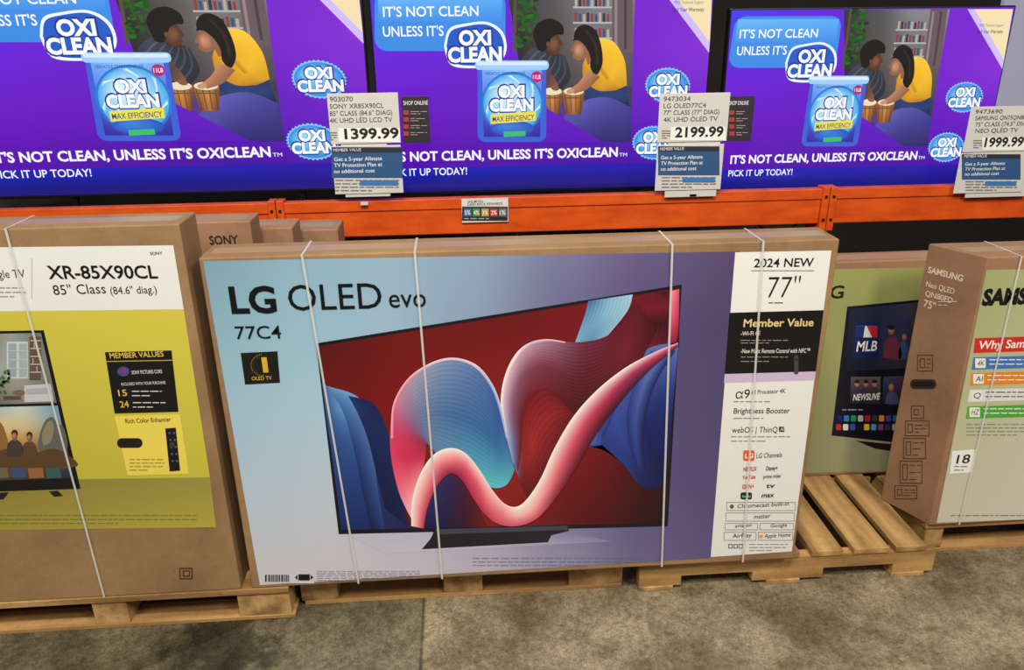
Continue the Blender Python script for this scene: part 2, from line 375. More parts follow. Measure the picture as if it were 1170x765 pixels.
art.strip([(576,492),(572,458),(577,428),(589,404),(605,391),(625,387),(646,390)],[(579,492),(575.5,459),(580.5,430),(591.5,407),(606,394.5),(625,389.5),(645,391.5)],[(255,250,250)]*4+[(236,214,224)]*3,[(230,200,212)]*4+[(190,150,170)]*3,4,n=30,m=2)
# first hump and trough
P=[(470,592),(456,562),(447,522),(446,488),(452,455),(468,431),(492,414),(518,409),(542,416),(560,436),(570,460),(577,492),(586,528)]
Q=[(480,562),(482,542),(486,522),(487,508),(490,508),(498,517),(511,529),(525,540),(540,548),(555,554),(568,557),(580,552),(588,536)]
art.strip(P,Q,[(255,215,215),(236,120,150),(216,66,106),(204,76,116),(206,134,160),(170,156,184),(140,154,186),(116,138,178),(94,120,170),(72,98,160),(52,80,150),(50,88,156),(66,130,172)],
 [(255,232,226),(238,140,152),(190,56,80),(140,44,80),(104,88,134),(104,130,170),(100,146,180),(96,166,192),(96,184,202),(98,194,208),(100,198,210),(94,190,202),(84,160,182)],5,n=80,m=16,
 cm=[(255,226,220),(236,124,142),(200,48,86),(190,60,98),(140,104,144),(108,122,162),(84,114,162),(68,106,160),(60,104,162),(54,104,162),(52,106,162),(70,134,174),(86,154,182)],ribs=24,rc=10)
art.strip([(447,500),(449,462),(466,432),(492,414),(518,408),(544,416),(562,437),(572,462),(580,500)],[(449.5,500),(452,463),(468.5,434.5),(493,417),(518,411),(542,419),(559,439),(569,463),(578,500)],[(255,200,210)]*3+[(244,226,236)]*3+[(206,216,238)]*3,[(220,110,150)]*3+[(196,180,205)]*3+[(140,164,210)]*3,6,n=50,m=2)
# white-edged lower band: bright narrow edge, then a quick fall to dark red
P=[(470,600),(471,571),(480,541),(495,519),(514,511),(532,517),(548,536),(562,558),(576,574),(590,578),(603,568),(618,545),(633,512),(655,475),(683,444),(715,419),(748,401.5),(774,391)]
Q=[(484,603),(488,581),(497,558),(507,545),(517,540),(528,548),(541,569),(554,587),(570,598),(592,600),(614,591),(636,567),(658,534),(682,494),(706,462),(731,433),(755,410.5),(774,395)]
art.strip(P,Q,[(255,252,248)]*5+[(255,236,232)]*2+[(255,214,214)]*2+[(255,250,246)]*4+[(255,248,244)]*3+[(244,210,214)]*2,
 [(190,60,90)]*3+[(150,36,70)]*3+[(180,50,84)]*2+[(206,84,110)]*3+[(130,34,60)]+[(92,20,40),(70,14,32),(60,12,32)]+[(64,24,60),(90,24,54),(90,24,54)],7,n=110,m=16,
 cm=[(244,160,166)]*3+[(236,130,144)]*2+[(220,90,112)]*2+[(236,130,142)]*2+[(250,190,188)]*2+[(236,140,148)]+[(216,96,118),(196,72,100),(180,60,92)]+[(160,56,90),(180,70,104),(190,74,114)],ribs=16,rc=8)
art.build('ribbon',INK,tvp)
art=Pr(onY(-.0016))
art.poly([(497,604),(648,600),(650,606),(630,611),(626,619),(482,627),(492,615)],(30,28,40),1)
art.poly([(497,604),(648,600),(650,605),(500,610)],(66,66,84),2)
art.build('stand',INK,tvp)

K=(14,16,22)
lt=Pr(onY(-.0012))
lt.text('LG',265,317,357,29,K,.028,4,dy=-1)
lt.text('OLED',331,437,354.5,29,K,.0,4,dy=-3)
lt.text('evo',445,487,351,22,K,.0,4,dy=-1)
lt.text('77C4',270,322,387,14.5,K,.002,4,dy=-1)
lt.build('title_lettering',INK,lg)
lt=Pr(onY(-.0012))
lt.poly([(275,403),(317,401),(320,437),(280,439)],(26,24,24),1)
GD=(214,170,60)
lt.text('1',301,307,425,17,GD,.01,4)
lt.text('OLED TV',288,311,434,4,GD,.01,4)
for k in range(19):
    a=math.radians(95+k*10); lt.ell(300+13*math.cos(a),416.5-12*math.sin(a),.45,.45,GD,4,8)
for k in range(12):
    a=math.radians(110+k*13); lt.ell(300+10.5*math.cos(a),416.5-9.5*math.sin(a),.3,.3,(150,120,50),4,6)
lt.build('award_badge',INK,lg)
lt=Pr(onY(-.0012))
x=303
R=random.Random(2)
lt.rect(301,655,359,666,(214,212,220),1)
while x<331:
    w=R.uniform(.5,1.8); lt.rect(x,656,x+w,664,(20,20,20),3); x+=w+R.uniform(.6,1.4)
lt.rect(341,655.5,354,662.5,(20,20,24),3); lt.poly([(337,659),(340,656),(340,662)],K,3); lt.poly([(358,659),(355,656),(355,662)],K,3)
lt.build('barcode',INK,lg)
lt=Pr(onY(-.0012))
lt.lines(362,480,652,662,5,(140,140,160),.6,3,4)
lt.build('fine_print',INK,lg)
lt=Pr(onY(-.0012))
lt.lines(540,760,637,645,3,(120,120,150),.6,3,5)
lt.build('fine_print',INK,lg)

pn=Pr(onY(-.0008))
pn.poly([(840,288),(950,286),(904.5,629.5),(812,636)],(234,233,230),1)
pn.text('2024 NEW',861,929,305,9.5,(24,24,28),.012,3,dy=-1)
pn.rect(858,308.5,930,309.3,(120,120,120),3)
pn.text('77"',876,912,340,24,(24,24,28),-.012,3,dy=-.5)
pn.lines(878,908,345,345.1,1,(90,90,90),1.2,3)
pn.poly([(833.5,357),(941,354),(932,424),(828,427)],(18,16,18),2)
pn.text('Member Value',849,929,373,8.5,(226,200,140),.02,4,dy=-1)
pn.text('-Wi-Fi 6E',846,868,383,4.5,(220,220,220),.01,4)
pn.lines(846,900,388,391,2,(150,150,150),.8,4,2)
pn.text('-New Magic Remote Control with NFC™',846,925,403,4.8,(220,220,220),.01,4,dy=-.5)
pn.lines(846,900,407,412,2,(150,150,150),.8,4,3)
pn.rrect(907,405,912,427,2.4,(66,66,70),5); pn.ell(909.5,410,1.5,1.5,(30,30,30),6,10)
pn.poly([(828,427),(932,424),(931,434),(827,437)],(205,185,215),2)
pn.text('α9',840,856,455,10,K,.0,3); pn.text('AI Processor 4K',858,897,450,4.6,(60,60,64),.005,3)
pn.lines(838,912,458,459,1,(120,120,120),.9,3,4)
pn.text('Brightness Booster',838,902,472,6,(40,40,44),.006,3,dy=-.5); pn.lines(838,895,477,478,1,(120,120,120),.9,3,6)
pn.text('webOS | ThinQ',836,888,494,6.5,(40,40,44),.0,3,dy=-.5); pn.rect(890,487,896,493,K,3); pn.text('AI',891,895,492,4.4,(240,240,240),.0,4)
pn.lines(835,905,498,503,2,(120,120,120),.9,3,7)
pn.rrect(849,514,862,526,2,(236,90,50),3); pn.text('LG',851,860,523,5,(250,250,250),.02,4)
pn.text('LG Channels',864,893,523,5.4,(60,60,64),.006,3)
for s_,xl,xr,yb,h,c in [('NETFLIX',849,864,538,4.6,(200,30,40)),('Disney+',875,888,537,4.6,(30,50,110)),('YouTube',848,863,547,4.2,(200,40,40)),('prime video',872,892,546,4,(60,90,140)),('ESPN+',848,861,558,4.6,(200,40,40)),('tv',875,885,557,5,K),('max',870,884,568,5.2,K)]:
    pn.text(s_,xl,xr,yb,h,c,.02,3)
pn.rrect(846,562,859,570,2,(24,24,30),3); pn.text('hulu',848,857,568,3.4,(120,220,180),.01,4)
def bx(x0,y0,x1,y1,s_,f=(60,60,64)):
    pn.frame(x0,y0,x1,y1,.7,(150,150,150),3)
    w=min((x1-x0)*.74,len(s_)*3.1); m_=(x0+x1)/2+2; pn.text(s_,m_-w/2,m_+w/2,y1-3,(y1-y0)*.46,f,.006,3)
bx(830,573,909,583,'Chromecast built-in'); bx(829,585,908,595,'matter'); bx(828,597,866,605,'amazon'); bx(868,597,907,605,'Google'); bx(827,607,864,617,'AirPlay'); bx(866,607,906,617,'Apple Home')
pn.ell(869.5,612,2.2,2.2,(240,170,40),4,12); pn.ell(836,578,2.4,2.4,(90,90,94),4,12)
for xx in (846,852,858): pn.frame(xx-14,621,xx-9,626,.8,(60,60,60),3)
pn.lines(856,900,621,628,3,(130,130,130),.8,3,9)
pn.build('specification_panel',INK,lg)
def strap(parent,xa,xb,Y,depth,zt,zb,w=.0065):
    off=base(parent); t_=.001; bm=bmesh.new()
    def slab(p0,p1,nrm):
        n=Vector(nrm)*t_; h=Vector((w/2,0,0)); p0=Vector(p0);p1=Vector(p1)
        c=[p0-h,p0+h,p1+h,p1-h]; vs=[bm.verts.new(v-off) for v in c]+[bm.verts.new(v+n-off) for v in c]
        for f in [(0,1,2,3),(7,6,5,4),(0,4,5,1),(1,5,6,2),(2,6,7,3),(3,7,4,0)]: bm.faces.new([vs[i] for i in f])
    slab((xa,Y-.0066,zt+.002),(xb,Y-.0066,zb+.001),(0,-1,0))
    slab((xa,Y-.0066,zt+.001),(xa,Y+depth+.001,zt+.001),(0,0,1))
    slab((xa,Y+depth+.001,zt+.001),(xb,Y+depth+.001,zb+.001),(0,1,0))
    me=bpy.data.meshes.new('strap'); bm.to_mesh(me); bm.free()
    return link_mesh('strap',me,parent,STRAP)
for a,b in ((345,409),(474,505),(767,756),(870,848)):
    strap(lg,uY(a,288).x,uY(b,655 if b<600 else 640).x,0,.15,Z0+BH,Z0)

# ------------------------------------------------------------------ left carton
sx1=uY(205,258,0).x; sz1=uY(120,258,0).z
sy=carton('television_carton','carton with a yellow-green front and a white strip, at the far left',sx1-1.95,sx1,0,.15,Z0,sz1,CARD,GRP)
sp=Pr(onY(-.0006))
sp.poly([(-60,283),(198,280),(210,353),(-60,356)],(228,230,228),1)
sp.grid([(-60,356),(210,353),(240,545),(-60,549)],10,6,[[(204,192,72),(210,198,76)],[(190,180,60),(202,190,68)]],1)
sp.grid([(-60,549),(240,545),(247,602),(-60,606)],10,3,[[(136,124,62),(156,144,74)],[(160,148,58),(182,168,68)]],1)
sp.lines(0,225,588,597,3,(120,114,66),.7,3,3)
sp.text('XR-85X90CL',56,181,318,14.5,(24,24,26),.018,3,dy=-.5)
sp.text('85" Class',62,122,336.5,11,(24,24,26),.0,3); sp.text('(84.6" diag.)',127,180,336,8.5,(24,24,26),.0,3)
sp.text('Google TV',-22,30,318,9,(60,60,64),.0,3); sp.rect(36,295,36.8,340,(190,190,190),3)
sp.text('SONY',172,186,291,3.4,(30,30,30),.01,3)
sp.lines(0,30,328,338,3,(140,140,140),1,3,4)
sp.build('front_print',INK,sy)
sp=Pr(onY(-.0010))
sp.poly([(120,402),(196,400),(204,470),(131,472)],(22,22,22),2)
sp.text('MEMBER VALUES',126,188,409,6,(222,190,90),.012,4)
sp.poly([(121,412),(197.5,410.6),(197.7,411.6),(121.2,413)],(190,160,80),4)
sp.ell(141,424,7,5.5,(70,80,120),3,18); sp.ell(142,423,4,3,(120,60,140),4,14)
sp.text('SONY PICTURES CORE',151,186,427,4,(235,235,235),.0,4)
sp.text('INCLUDED WITH YOUR PURCHASE',139,190,440,3.2,(225,225,225),.0,4)
sp.text('15',136,146,452,7,(222,190,90),.01,4); sp.text('24',138,148,465,7,(222,190,90),.01,4)
sp.lines(151,185,446,451,2,(220,220,220),1,4,5); sp.lines(152,190,459,464,2,(220,220,220),1,4,6)
sp.poly([(131,475),(206,473),(216,541),(146,543)],(236,214,90),2)
sp.text('Rich Color Enhancer',144,196,483,5,(60,54,30),.004,4)
sp.rrect(134,500,163,511,5.4,(30,28,26),4)
sp.lines(148,188,524,536,4,(140,122,60),.8,4,7)
sp.poly([(189,489),(201,488),(206,537),(194,538)],(22,22,24),4)
for k in range(5):
    for j in range(2): sp.ell(194+k*.9+j*5,494+k*8,1.3,1.3,(90,90,94),5,8)
sp.ell(197,507,3,3,(60,60,64),5,12)
sp.build('offer_panel',INK,sy)
sp=Pr(onY(-.0006))
sp.frame(205,648,220,661,1.2,(70,54,36),3); sp.frame(209,651,217,658,1,(70,54,36),3)
sp.build('handling_mark',INK,sy)
st=Pr(onY(-.0012))
st.poly([(-60,379),(50,377),(92,558),(-60,563)],(20,20,22),1)
st.grid([(-60,382),(47,380),(65,460),(-60,463)],12,6,[[(90,94,84),(120,120,112),(150,156,150),(110,120,116)],[(70,80,60),(140,150,150),(170,172,170),(120,126,124)],[(60,60,50),(90,90,84),(130,128,120),(110,104,96)]],2)
st.rect(8,390,32,432,(200,206,210),3); st.rect(10,392,19,430,(150,166,176),4); st.rect(22,392,31,430,(160,174,180),4)
for k in range(3): st.rect(10,400+k*10,31,401+k*10,(190,196,200),5)
R=random.Random(8)
for k in range(26): st.ell(3+R.uniform(-9,9),436+R.uniform(-14,12),2.4,1.6,(50+R.randint(0,40),90+R.randint(0,40),44),5,8,R.uniform(0,3))
st.poly([(28,440),(58,438),(62,458),(28,459)],(196,200,206),3); st.poly([(30,444),(56,442),(58,449),(30,450)],(170,174,182),4)
st.rect(34,384,47,434,(96,84,70),3)
for k in range(5): st.rect(35,388+k*9,47,389.3+k*9,(190,180,160),5)
for k in range(14): st.rect(36+(k%7)*1.5,391+(k//3)*9,37+(k%7)*1.5,397+(k//3)*9,[(150,60,50),(60,90,120),(200,190,160)][k%3],4)
st.ell(22,448,7,3,(120,100,80),4); st.rect(4,452,24,456,(90,76,60),4)
# lower picture: plain golden and blue landscape with rocks, sea and two distant figures
st.grid([(-60,466),(66,463),(84,546),(-60,550)],24,14,[[(110,150,176),(150,180,196),(196,210,206),(120,160,190)],[(170,160,130),(236,204,140),(214,196,150),(130,160,176)],[(190,140,74),(228,170,84),(180,136,82),(100,120,130)],[(110,76,44),(170,116,56),(120,90,60),(60,76,90)],[(46,38,34),(90,62,40),(66,52,42),(36,42,56)]],2)
st.smooth([(46,494),(52,480),(60,476),(66,484),(73,488),(77,512),(60,516),(44,512)],(96,100,92),3)
st.smooth([(48,496),(53,484),(59,480),(62,490),(58,504),(50,508)],(140,130,104),3.5)
st.smooth([(-20,502),(-12,486),(-2,480),(6,492),(8,514),(-20,520)],(140,104,62),3)
st.smooth([(-20,522),(10,512),(34,518),(60,512),(79,520),(82,534),(-20,538)],(92,66,42),3.2)
for hx,hy,r,skin,coat in ((17,496,5,(206,152,110),(70,60,54)),(34,498,4.6,(196,142,104),(92,70,50))):
    st.smooth([(hx-r*1.6,hy+24),(hx-r*1.7,hy+12),(hx-r*.6,hy+6),(hx+r*.6,hy+6),(hx+r*1.7,hy+12),(hx+r*1.6,hy+24)],coat,4)
    st.ell(hx,hy-1.6,r*.74,r*.84,(58,38,28),5,18); st.ball(hx,hy+1.2,r*.58,r*.82,skin,tuple(c*.5 for c in skin),6,-.5,-.2)
    st.rect(hx-r*.25,hy+3.5,hx+r*.25,hy+7,tuple(c*.7 for c in skin),4.5)
for k in range(4): st.poly([(-8+k*20,534),(9+k*20,533.6),(11+k*20,545),(-6+k*20,546)],[(110,100,80),(60,80,120),(150,100,60),(60,90,90)][k],5)
st.poly([(56,561),(66,560),(72,566),(62,567)],(30,30,30),2); st.poly([(-10,563),(10,562),(4,570),(-16,570)],(30,30,30),2)
st.build('television_picture',INK,sy)
strap(sy,uY(8,262).x,uY(120,680).x,0,.15,sz1,Z0,.006)
strap(sy,uY(-330,262).x,uY(-300,680).x,0,.15,sz1,Z0,.006)

def plainbox(px0,px1,pyt,Y,d,label,txt=None,mat=CARD2,zb=Z0):
    a=uY(px0,pyt,Y);b=uY(px1,pyt,Y)
    t=carton('shipping_carton',label,a.x,b.x,Y,Y+d,zb,a.z,mat,'plain cartons standing behind the front row')
    if txt:
        r=Pr(onY(Y-.0006)); r.text(txt[0],txt[1],txt[2],txt[3],txt[4],(40,30,22),.02,2); r.build('lettering',MATTE,t)
    return t
plainbox(150,286,256,.30,.12,'brown carton behind the yellow-green one, its top edge and dark lettering showing',('SONY',240,273,279,9.5))
plainbox(262,334,262,.45,.14,'plain brown carton behind the lettered one, middle of the three')
plainbox(300,386,264,.62,.16,'plain brown carton deepest of the three behind the left cartons')

# ------------------------------------------------------------------ recessed carton with app tiles
rc=uZ(966,542,Z0); rY=max(rc.y, .5)
rx0=uY(958,335,rY).x-.30; rz1=uY(1000,298,rY).z
rx1=uY(1090,400,rY).x
rt=carton('television_carton','carton set back on its pallet with a green front and a picture of app tiles',rx0,rx1,rY,rY+.12,Z0,rz1,CARD2,GRP)
rp=Pr(onY(rY-.0006))
rp.grid([(900,308),(1085,305),(1065,537),(885,541)],12,10,[[(150,156,92),(156,160,96),(146,150,92)],[(164,168,112),(170,172,118),(158,158,108)],[(158,160,122),(164,166,132),(150,150,118)]],1)
rp.text('LG',936,963,341,14,(30,28,24),.02,3)
rp.build('front_print',INK,rt)
rp=Pr(onY(rY-.0010))
rp.poly([(968,350),(1062,341),(1050,508),(950,497)],(20,22,36),2)
rp.grid([(970,353),(1060,344),(1040,420),(966,424)],8,4,[[(28,34,62),(44,52,84),(70,60,70)],[(22,26,50),(40,44,70),(60,50,60)]],3)
rp.rect(975,368,1004,409,(24,40,90),4); rp.rect(978,372,1002,385,(235,235,240),5); rp.poly([(990,372),(1002,372),(1002,385),(996,385)],(196,40,50),6); rp.poly([(978,372),(988,372),(986,385),(978,385)],(30,50,120),6)
rp.text('MLB',978,1001,401,11,(240,240,245),.02,5)
rp.rect(1007,362,1040,409,(46,52,84),4); rp.smooth([(1009,409),(1011,390),(1018,384),(1026,388),(1029,409)],(110,50,70),5); rp.ball(1018,377,4,5.5,(190,140,104),(110,70,50),5.5); rp.ell(1018,373.5,4,3,(40,30,40),6,14)
rp.smooth([(1026,409),(1028,394),(1034,390),(1040,409)],(60,80,120),5); rp.ball(1033,385,3,4.5,(180,130,100),(100,66,50),5.5)
rp.grid([(972,430),(1006,430),(1005,461),(971,461)],4,4,[[(90,84,96),(110,96,96)],[(40,38,48),(50,44,54)]],4)
for i,hx in enumerate((979,989,999)): rp.ell(hx,447,5,5,[(60,60,80),(90,50,60),(50,60,70)][i],4.6,14); rp.ball(hx,438,3,4,(206,160,128),(130,90,70),5); rp.ell(hx,435.4,3.1,2.2,(50,34,26),5.4,12)
rp.text('NEWSLIVE',974,1004,457,7,(245,245,245),.02,7)
rp.grid([(1009,430),(1034,429),(1032,461),(1008,461)],4,4,[[(60,70,110),(90,60,90)],[(30,34,60),(44,34,54)]],4); rp.ball(1018,442,3.4,4.6,(190,140,110),(110,74,56),5); rp.smooth([(1011,461),(1013,450),(1018,447),(1024,450),(1026,461)],(70,80,120),4.6)
for k in range(9):
    rp.rrect(956+k*8,474,962+k*8,481,1.2,[(30,30,120),(50,130,200),(40,160,90),(200,200,210),(180,40,60),(60,60,70),(230,140,50),(90,60,160),(40,120,160)][k],4)
    rp.rrect(955+k*8,484,961+k*8,491,1.2,[(200,60,50),(240,240,240),(60,90,200),(30,30,40),(250,200,60),(80,170,200),(140,60,150),(60,60,60),(180,180,190)][k],4)
rp.lines(962,1002,467,467.1,1,(150,150,170),1.4,4)
rp.poly([(978,503),(1030,508),(1026,516),(1000,512)],(30,30,34),3)
rp.build('television_picture',INK,rt)

# ------------------------------------------------------------------ right carton
W_=1.85; Ys=C0.y; szt=uY(1120,294,Ys).z
vE=(C0-C2); vE.z=0; vE.normalize(); nL=Vector((vE.y,-vE.x,0))
sm=thing('television_carton','carton with a silver front and printed brown end panel, at the far right','carton',C0,GRP)
prism('body',[(C0.x,C0.y),(C0.x+W_,C0.y),(C2.x+W_,C2.y),(C2.x,C2.y)],Z0,szt,CARD2,sm,.004)
def mid_(a,b,t): return (a[0]*(1-t)+b[0]*t,a[1]*(1-t)+b[1]*t)
A0=(C0.x+.02,C0.y);B0=(C2.x+.02,C2.y);A1=(C0.x+W_-.02,C0.y);B1=(C2.x+W_-.02,C2.y)
prism('packing_tape',[mid_(A0,B0,.35),mid_(A1,B1,.35),mid_(A1,B1,.65),mid_(A0,B0,.65)],szt,szt+.0006,TAPE,sm)
fp=Pr(onY(Ys-.0006))
fp.grid([(1127,308),(1300,306),(1250,590),(1070,597)],12,10,[[(158,166,112),(176,180,134),(190,190,160)],[(184,186,146),(194,194,164),(198,198,176)],[(206,202,184),(212,208,194),(216,212,204)]],1)
fp.text('SAMSUNG',1121,1217,348,17,(16,18,20),.05,3)
fp.poly([(1114,386),(1240,382),(1238,399),(1112,403)],(206,46,40),2); fp.text('Why Samsung?',1117,1198,398.5,9,(250,240,235),.015,4)
for k,(c,yy) in enumerate([((64,116,190),408),((230,134,36),426),((70,70,76),445),((80,168,60),464)]):
    x0_=1112-k*2.2
    fp.poly([(x0_,yy),(1240,yy-4),(1239,yy+10),(x0_-2,yy+14)],c if k!=2 else (225,225,222),2)
    fp.rect(x0_+2,yy+1,x0_+14,yy+12,(236,236,230),3); fp.text(str(['4K','AI','Q','HZ'][k]),x0_+4,x0_+12,yy+9.5,6,(60,60,64),.0,4)
    fp.lines(x0_+18,1200,yy+2,yy+7,2,(245,245,240) if k!=2 else (90,90,94),1.1,4,k)
fp.lines(1104,1200,484,496,4,(130,130,124),.9,3,9)
fp.poly([(1088,515),(1114,513),(1111,539),(1085,541)],(242,240,236),2); fp.text('18',1092,1107,529,9.5,(30,30,30),.01,4); fp.lines(1090,1108,532,536,2,(110,110,110),1,4,3)
fp.lines(1086,1240,588,588.1,1,(120,110,100),.9,3,3)
fp.build('front_print',INK,sm)
def EP(): return Pr(lambda x,y:uP(x,y,C0+nL*.0006,nL),nL,hz=vE)
IB=(74,54,38); LT=(226,208,188)
ep=EP(); ep.text('SAMSUNG',1060,1102,311,7,LT,.03); ep.build('brand_lettering',MATTE,sm)
ep=EP()
ep.text('Neo QLED',1058,1092,327,6.4,LT,.012); ep.text('QN80FD',1057,1090,337.5,6.4,LT,.012); ep.text('75"',1055,1069,350,8.5,LT,.012); ep.lines(1072,1094,344,348,2,LT,.8,3,2)
ep.build('end_lettering',MATTE,sm)
ep=EP(); ep.rrect(1040,433,1070,444,5,(56,40,30),2); ep.rrect(1043,435.5,1068,442,3,(20,14,10),3); ep.build('hand_hole',MATTE,sm)
for (x0_,y0_,x1_,y1_) in ((1048,405,1066,424),(1041,463,1056,478),(1034,480,1062,498),(1032,500,1058,524),(1028,526,1054,552),(1022,554,1048,570)):
    ep=EP(); ep.frame(x0_,y0_,x1_,y1_,.9,IB,2); ep.frame(x0_+3,y0_+4,x0_+9,y1_-4,.9,IB,2); ep.lines(x0_+11,x1_-2,y0_+5,y1_-5,3,IB,.8,2,int(x0_)); ep.build('handling_mark',MATTE,sm)
xs=uY(1164,300,Ys).x
strap(sm,xs,xs+.002,Ys,C2.y-C0.y,szt,Z0,.006)

# ------------------------------------------------------------------ rack
BY=1.10
zt=uY(630,224,BY).z; zb=uY(630,264,BY).z
j1=uY(316,240,BY).x; j2=uY(944,245,BY).x
def beam(x0,x1,label):
    t=thing('shelf_beam',label,'rack beam',((x0+x1)/2,BY,zb),'orange rack beams')
    h=zt-zb
    boxes('rail',[(x0+.03,x1-.03,BY,BY+.05,zb,zt)],ORANGE,t,.004)
    boxes('ledge',[(x0+.03,x1-.03,BY-.006,BY+.0,zt-h*.28,zt+.001)],ORANGE,t,.002)
    for s_ in (0,1):
        a=x0 if s_==0 else x1-.03
        ep_=boxes('end_plate',[(a,a+.03,BY-.012,BY+.05,zb-.03,zt+.01)],ORANGE,t,.002)
        boxes('bolt',[(a+.010,a+.020,BY-.018,BY-.012,zb+.015,zb+.025)],DARKST,ep_)
        boxes('bolt',[(a+.010,a+.020,BY-.018,BY-.012,zt-.035,zt-.025)],DARKST,ep_)
    return t
beam(j1-2.4,j1-.002,'orange steel rack beam above the yellow-green carton, left bay')
beam(j1+.002,j2-.002,'orange steel rack beam above the ribbon picture carton, middle bay')
beam(j2+.002,j2+2.3,'orange steel rack beam above the silver-fronted carton, right bay')
TY=1.26
TV=[(-37,422,-40,223),(429,808,-22,219),(826,1140,8,217)]
rects=[]
for (a,b,c,d) in TV:
    A=uY((a+b)/2,c,TY);B=uY((a+b)/2,d,TY)
    rects.append((uY(a,110,TY).x,uY(b,110,TY).x,B.z,A.z))
zd=min(r[2] for r in rects)-.03
for x,lab in ((j1,'orange rack upright where the left and middle beams meet'),(j2,'orange rack upright where the middle and right beams meet')):
    t=thing('rack_upright',lab,'rack upright',(x,BY+.09,0),'orange rack uprights')
    boxes('post',[(x-.04,x+.04,BY+.052,BY+.11,0.01,zd-.031)],ORANGE,t,.003)
    boxes('foot_plate',[(x-.07,x+.07,BY+.04,BY+.14,0,.01)],DARKST,t)
shelf=boxes('shelf_deck',[(j1-2.3,j2+2.2,BY+.051,2.2,zd-.03,zd)],DECK); tag(shelf,'dark shelf board behind the orange beams carrying the televisions','shelf')
r2_=rects[1]
def px2uv(x,y):
    P=uY(x,y,TY); return ((P.x-r2_[0])/(r2_[1]-r2_[0]),(r2_[3]-P.z)/(r2_[3]-r2_[2]))
def television(k,label):
    x0,x1,z0,z1=rects[k]
    t=thing('television',label,'television',((x0+x1)/2,TY+.03,zd),'lit televisions along the shelf')
    boxes('housing',[(x0,x1,TY,TY+.045,z0,z1)],BLACK,t,.004)
    for f in (.2,.8):
        xx=x0+(x1-x0)*f; boxes('foot',[(xx-.012,xx+.012,TY-.06,TY+.16,zd,zd+.012),(xx-.012,xx+.012,TY+.01,TY+.035,zd+.012,z0+.01)],BLACK,t)
    b=.007
    X0_,X1_,Z0_,Z1_=x0+b,x1-b,z0+b*1.8,z1-b
    uvf=lambda u,v:Vector((X0_+u*(X1_-X0_),TY-.001,Z1_-v*(Z1_-Z0_)))
    def pf(x,y):
        u,v=px2uv(x,y); return uvf(min(max(u,0),1),min(max(v,0),1))
    p=Pr(pf,eps=.0003)
    p.fn=uvf
    p.grid([(0,0),(1,0),(1,1),(0,1)],16,10,[[(66,60,240),(100,28,222),(114,28,212),(120,30,206)],[(104,24,222),(106,18,208),(112,20,202),(134,40,214)],[(106,6,192),(98,6,186),(92,8,182),(104,20,198)],[(66,8,158),(62,8,154),(58,10,152),(66,16,172)]],1)
    p.grid([(0,.875),(1,.875),(1,1),(0,1)],12,3,[[(16,32,190),(26,28,180),(46,18,170)],[(6,12,110),(10,12,110),(20,14,120)]],2)
    p.fn=pf
    # photograph area
    p.grid([(578,-21),(727,-21),(722,120),(600,118)],14,10,[[(44,52,48),(80,80,84),(130,132,138),(144,136,138)],[(38,40,38),(88,78,74),(116,110,112),(96,88,90)],[(38,30,38),(62,50,54),(78,68,76),(66,58,72)]],3)
    p.poly([(622,110),(723,100),(722,164),(692,164),(622,120)],[(80,70,100),(60,56,74),(54,44,104),(64,54,124),(84,56,144)],4)
    p.rect(586,-21,590,60,(90,72,56),4)
    R=random.Random(3)
    for i in range(60): p.ell(603+R.uniform(-11,9),10+R.uniform(-32,44),2.4,4.6,(14+R.randint(0,34),40+R.randint(0,70),24),5+i*.01,8,R.uniform(0,3))
    for sy_ in (-6,12,30):
        p.rect(655,sy_+12,700,sy_+14,(180,180,186),5.7)
        for i in range(9): p.rect(657+i*4.6,sy_+1+(i%3),660+i*4.6,sy_+12,[(140,60,60),(60,80,120),(180,170,150),(50,50,60)][(i+sy_)%4],5)
    p.rect(700,-21,724,60,(104,86,92),5); p.rect(703,-18,706,56,(150,130,132),6); p.rect(714,-18,717,56,(74,60,66),6)
    # man, bent over the drums from the left
    p.strip([(592,96),(594,72),(606,56),(624,52)],[(624,108),(640,104),(652,88),(646,64)],[(26,30,40),(44,50,64),(66,72,88),(50,54,68)],[(20,22,30),(30,34,44),(40,44,56),(60,64,78)],6,n=24,m=8,cm=[(50,56,70),(64,70,86),(44,48,60),(36,40,50)],ribs=7,rc=26)
    p.poly([(624,50),(638,54),(640,64),(624,62)],(70,42,30),7)
    p.smooth([(622,38),(634,36),(640,44),(643,50),(640,53),(640,58),(634,62),(626,58),(621,48)],(88,54,38),8)
    p.ball(632,50,7,9,(134,86,60),(88,54,38),8.5,.3,-.1)
    p.smooth([(612,50),(609,36),(616,24),(630,20),(642,27),(644,38),(636,39),(630,43),(627,50),(622,58),(615,57)],(16,12,12),9)
    p.ell(626,50,2,3.2,(110,68,48),10,12)
    p.strip([(606,78),(616,94),(630,102)],[(618,70),(630,84),(638,98)],[(44,48,62),(56,56,68),(128,82,58)],[(84,90,108),(100,64,48),(140,90,64)],8,n=14,m=5)
    p.ell(634,101,5,3.2,(134,86,62),12,12,.3)
    # woman, head bowed, from the right
    p.strip([(666,74),(668,92),(684,104),(704,104)],[(678,44),(700,46),(714,68),(717,98)],[(206,140,24),(196,132,24),(206,144,28),(170,112,20)],[(255,214,70),(252,204,56),(246,190,40),(214,154,30)],8,n=30,m=8,cm=[(244,190,40),(236,176,30),(240,184,36),(206,146,26)])
    p.strip([(680,60),(684,76),(694,92)],[(683,59),(688,75),(698,90)],[(190,130,20)]*3,[(226,166,30)]*3,8.6,n=12,m=2)
    p.poly([(668,60),(680,58),(684,70),(672,74)],(150,96,70),8.7)
    p.smooth([(670,46),(660,44),(655,51),(652,57),(655,60),(655,65),(661,69),(669,65),(673,56)],(150,98,72),9)
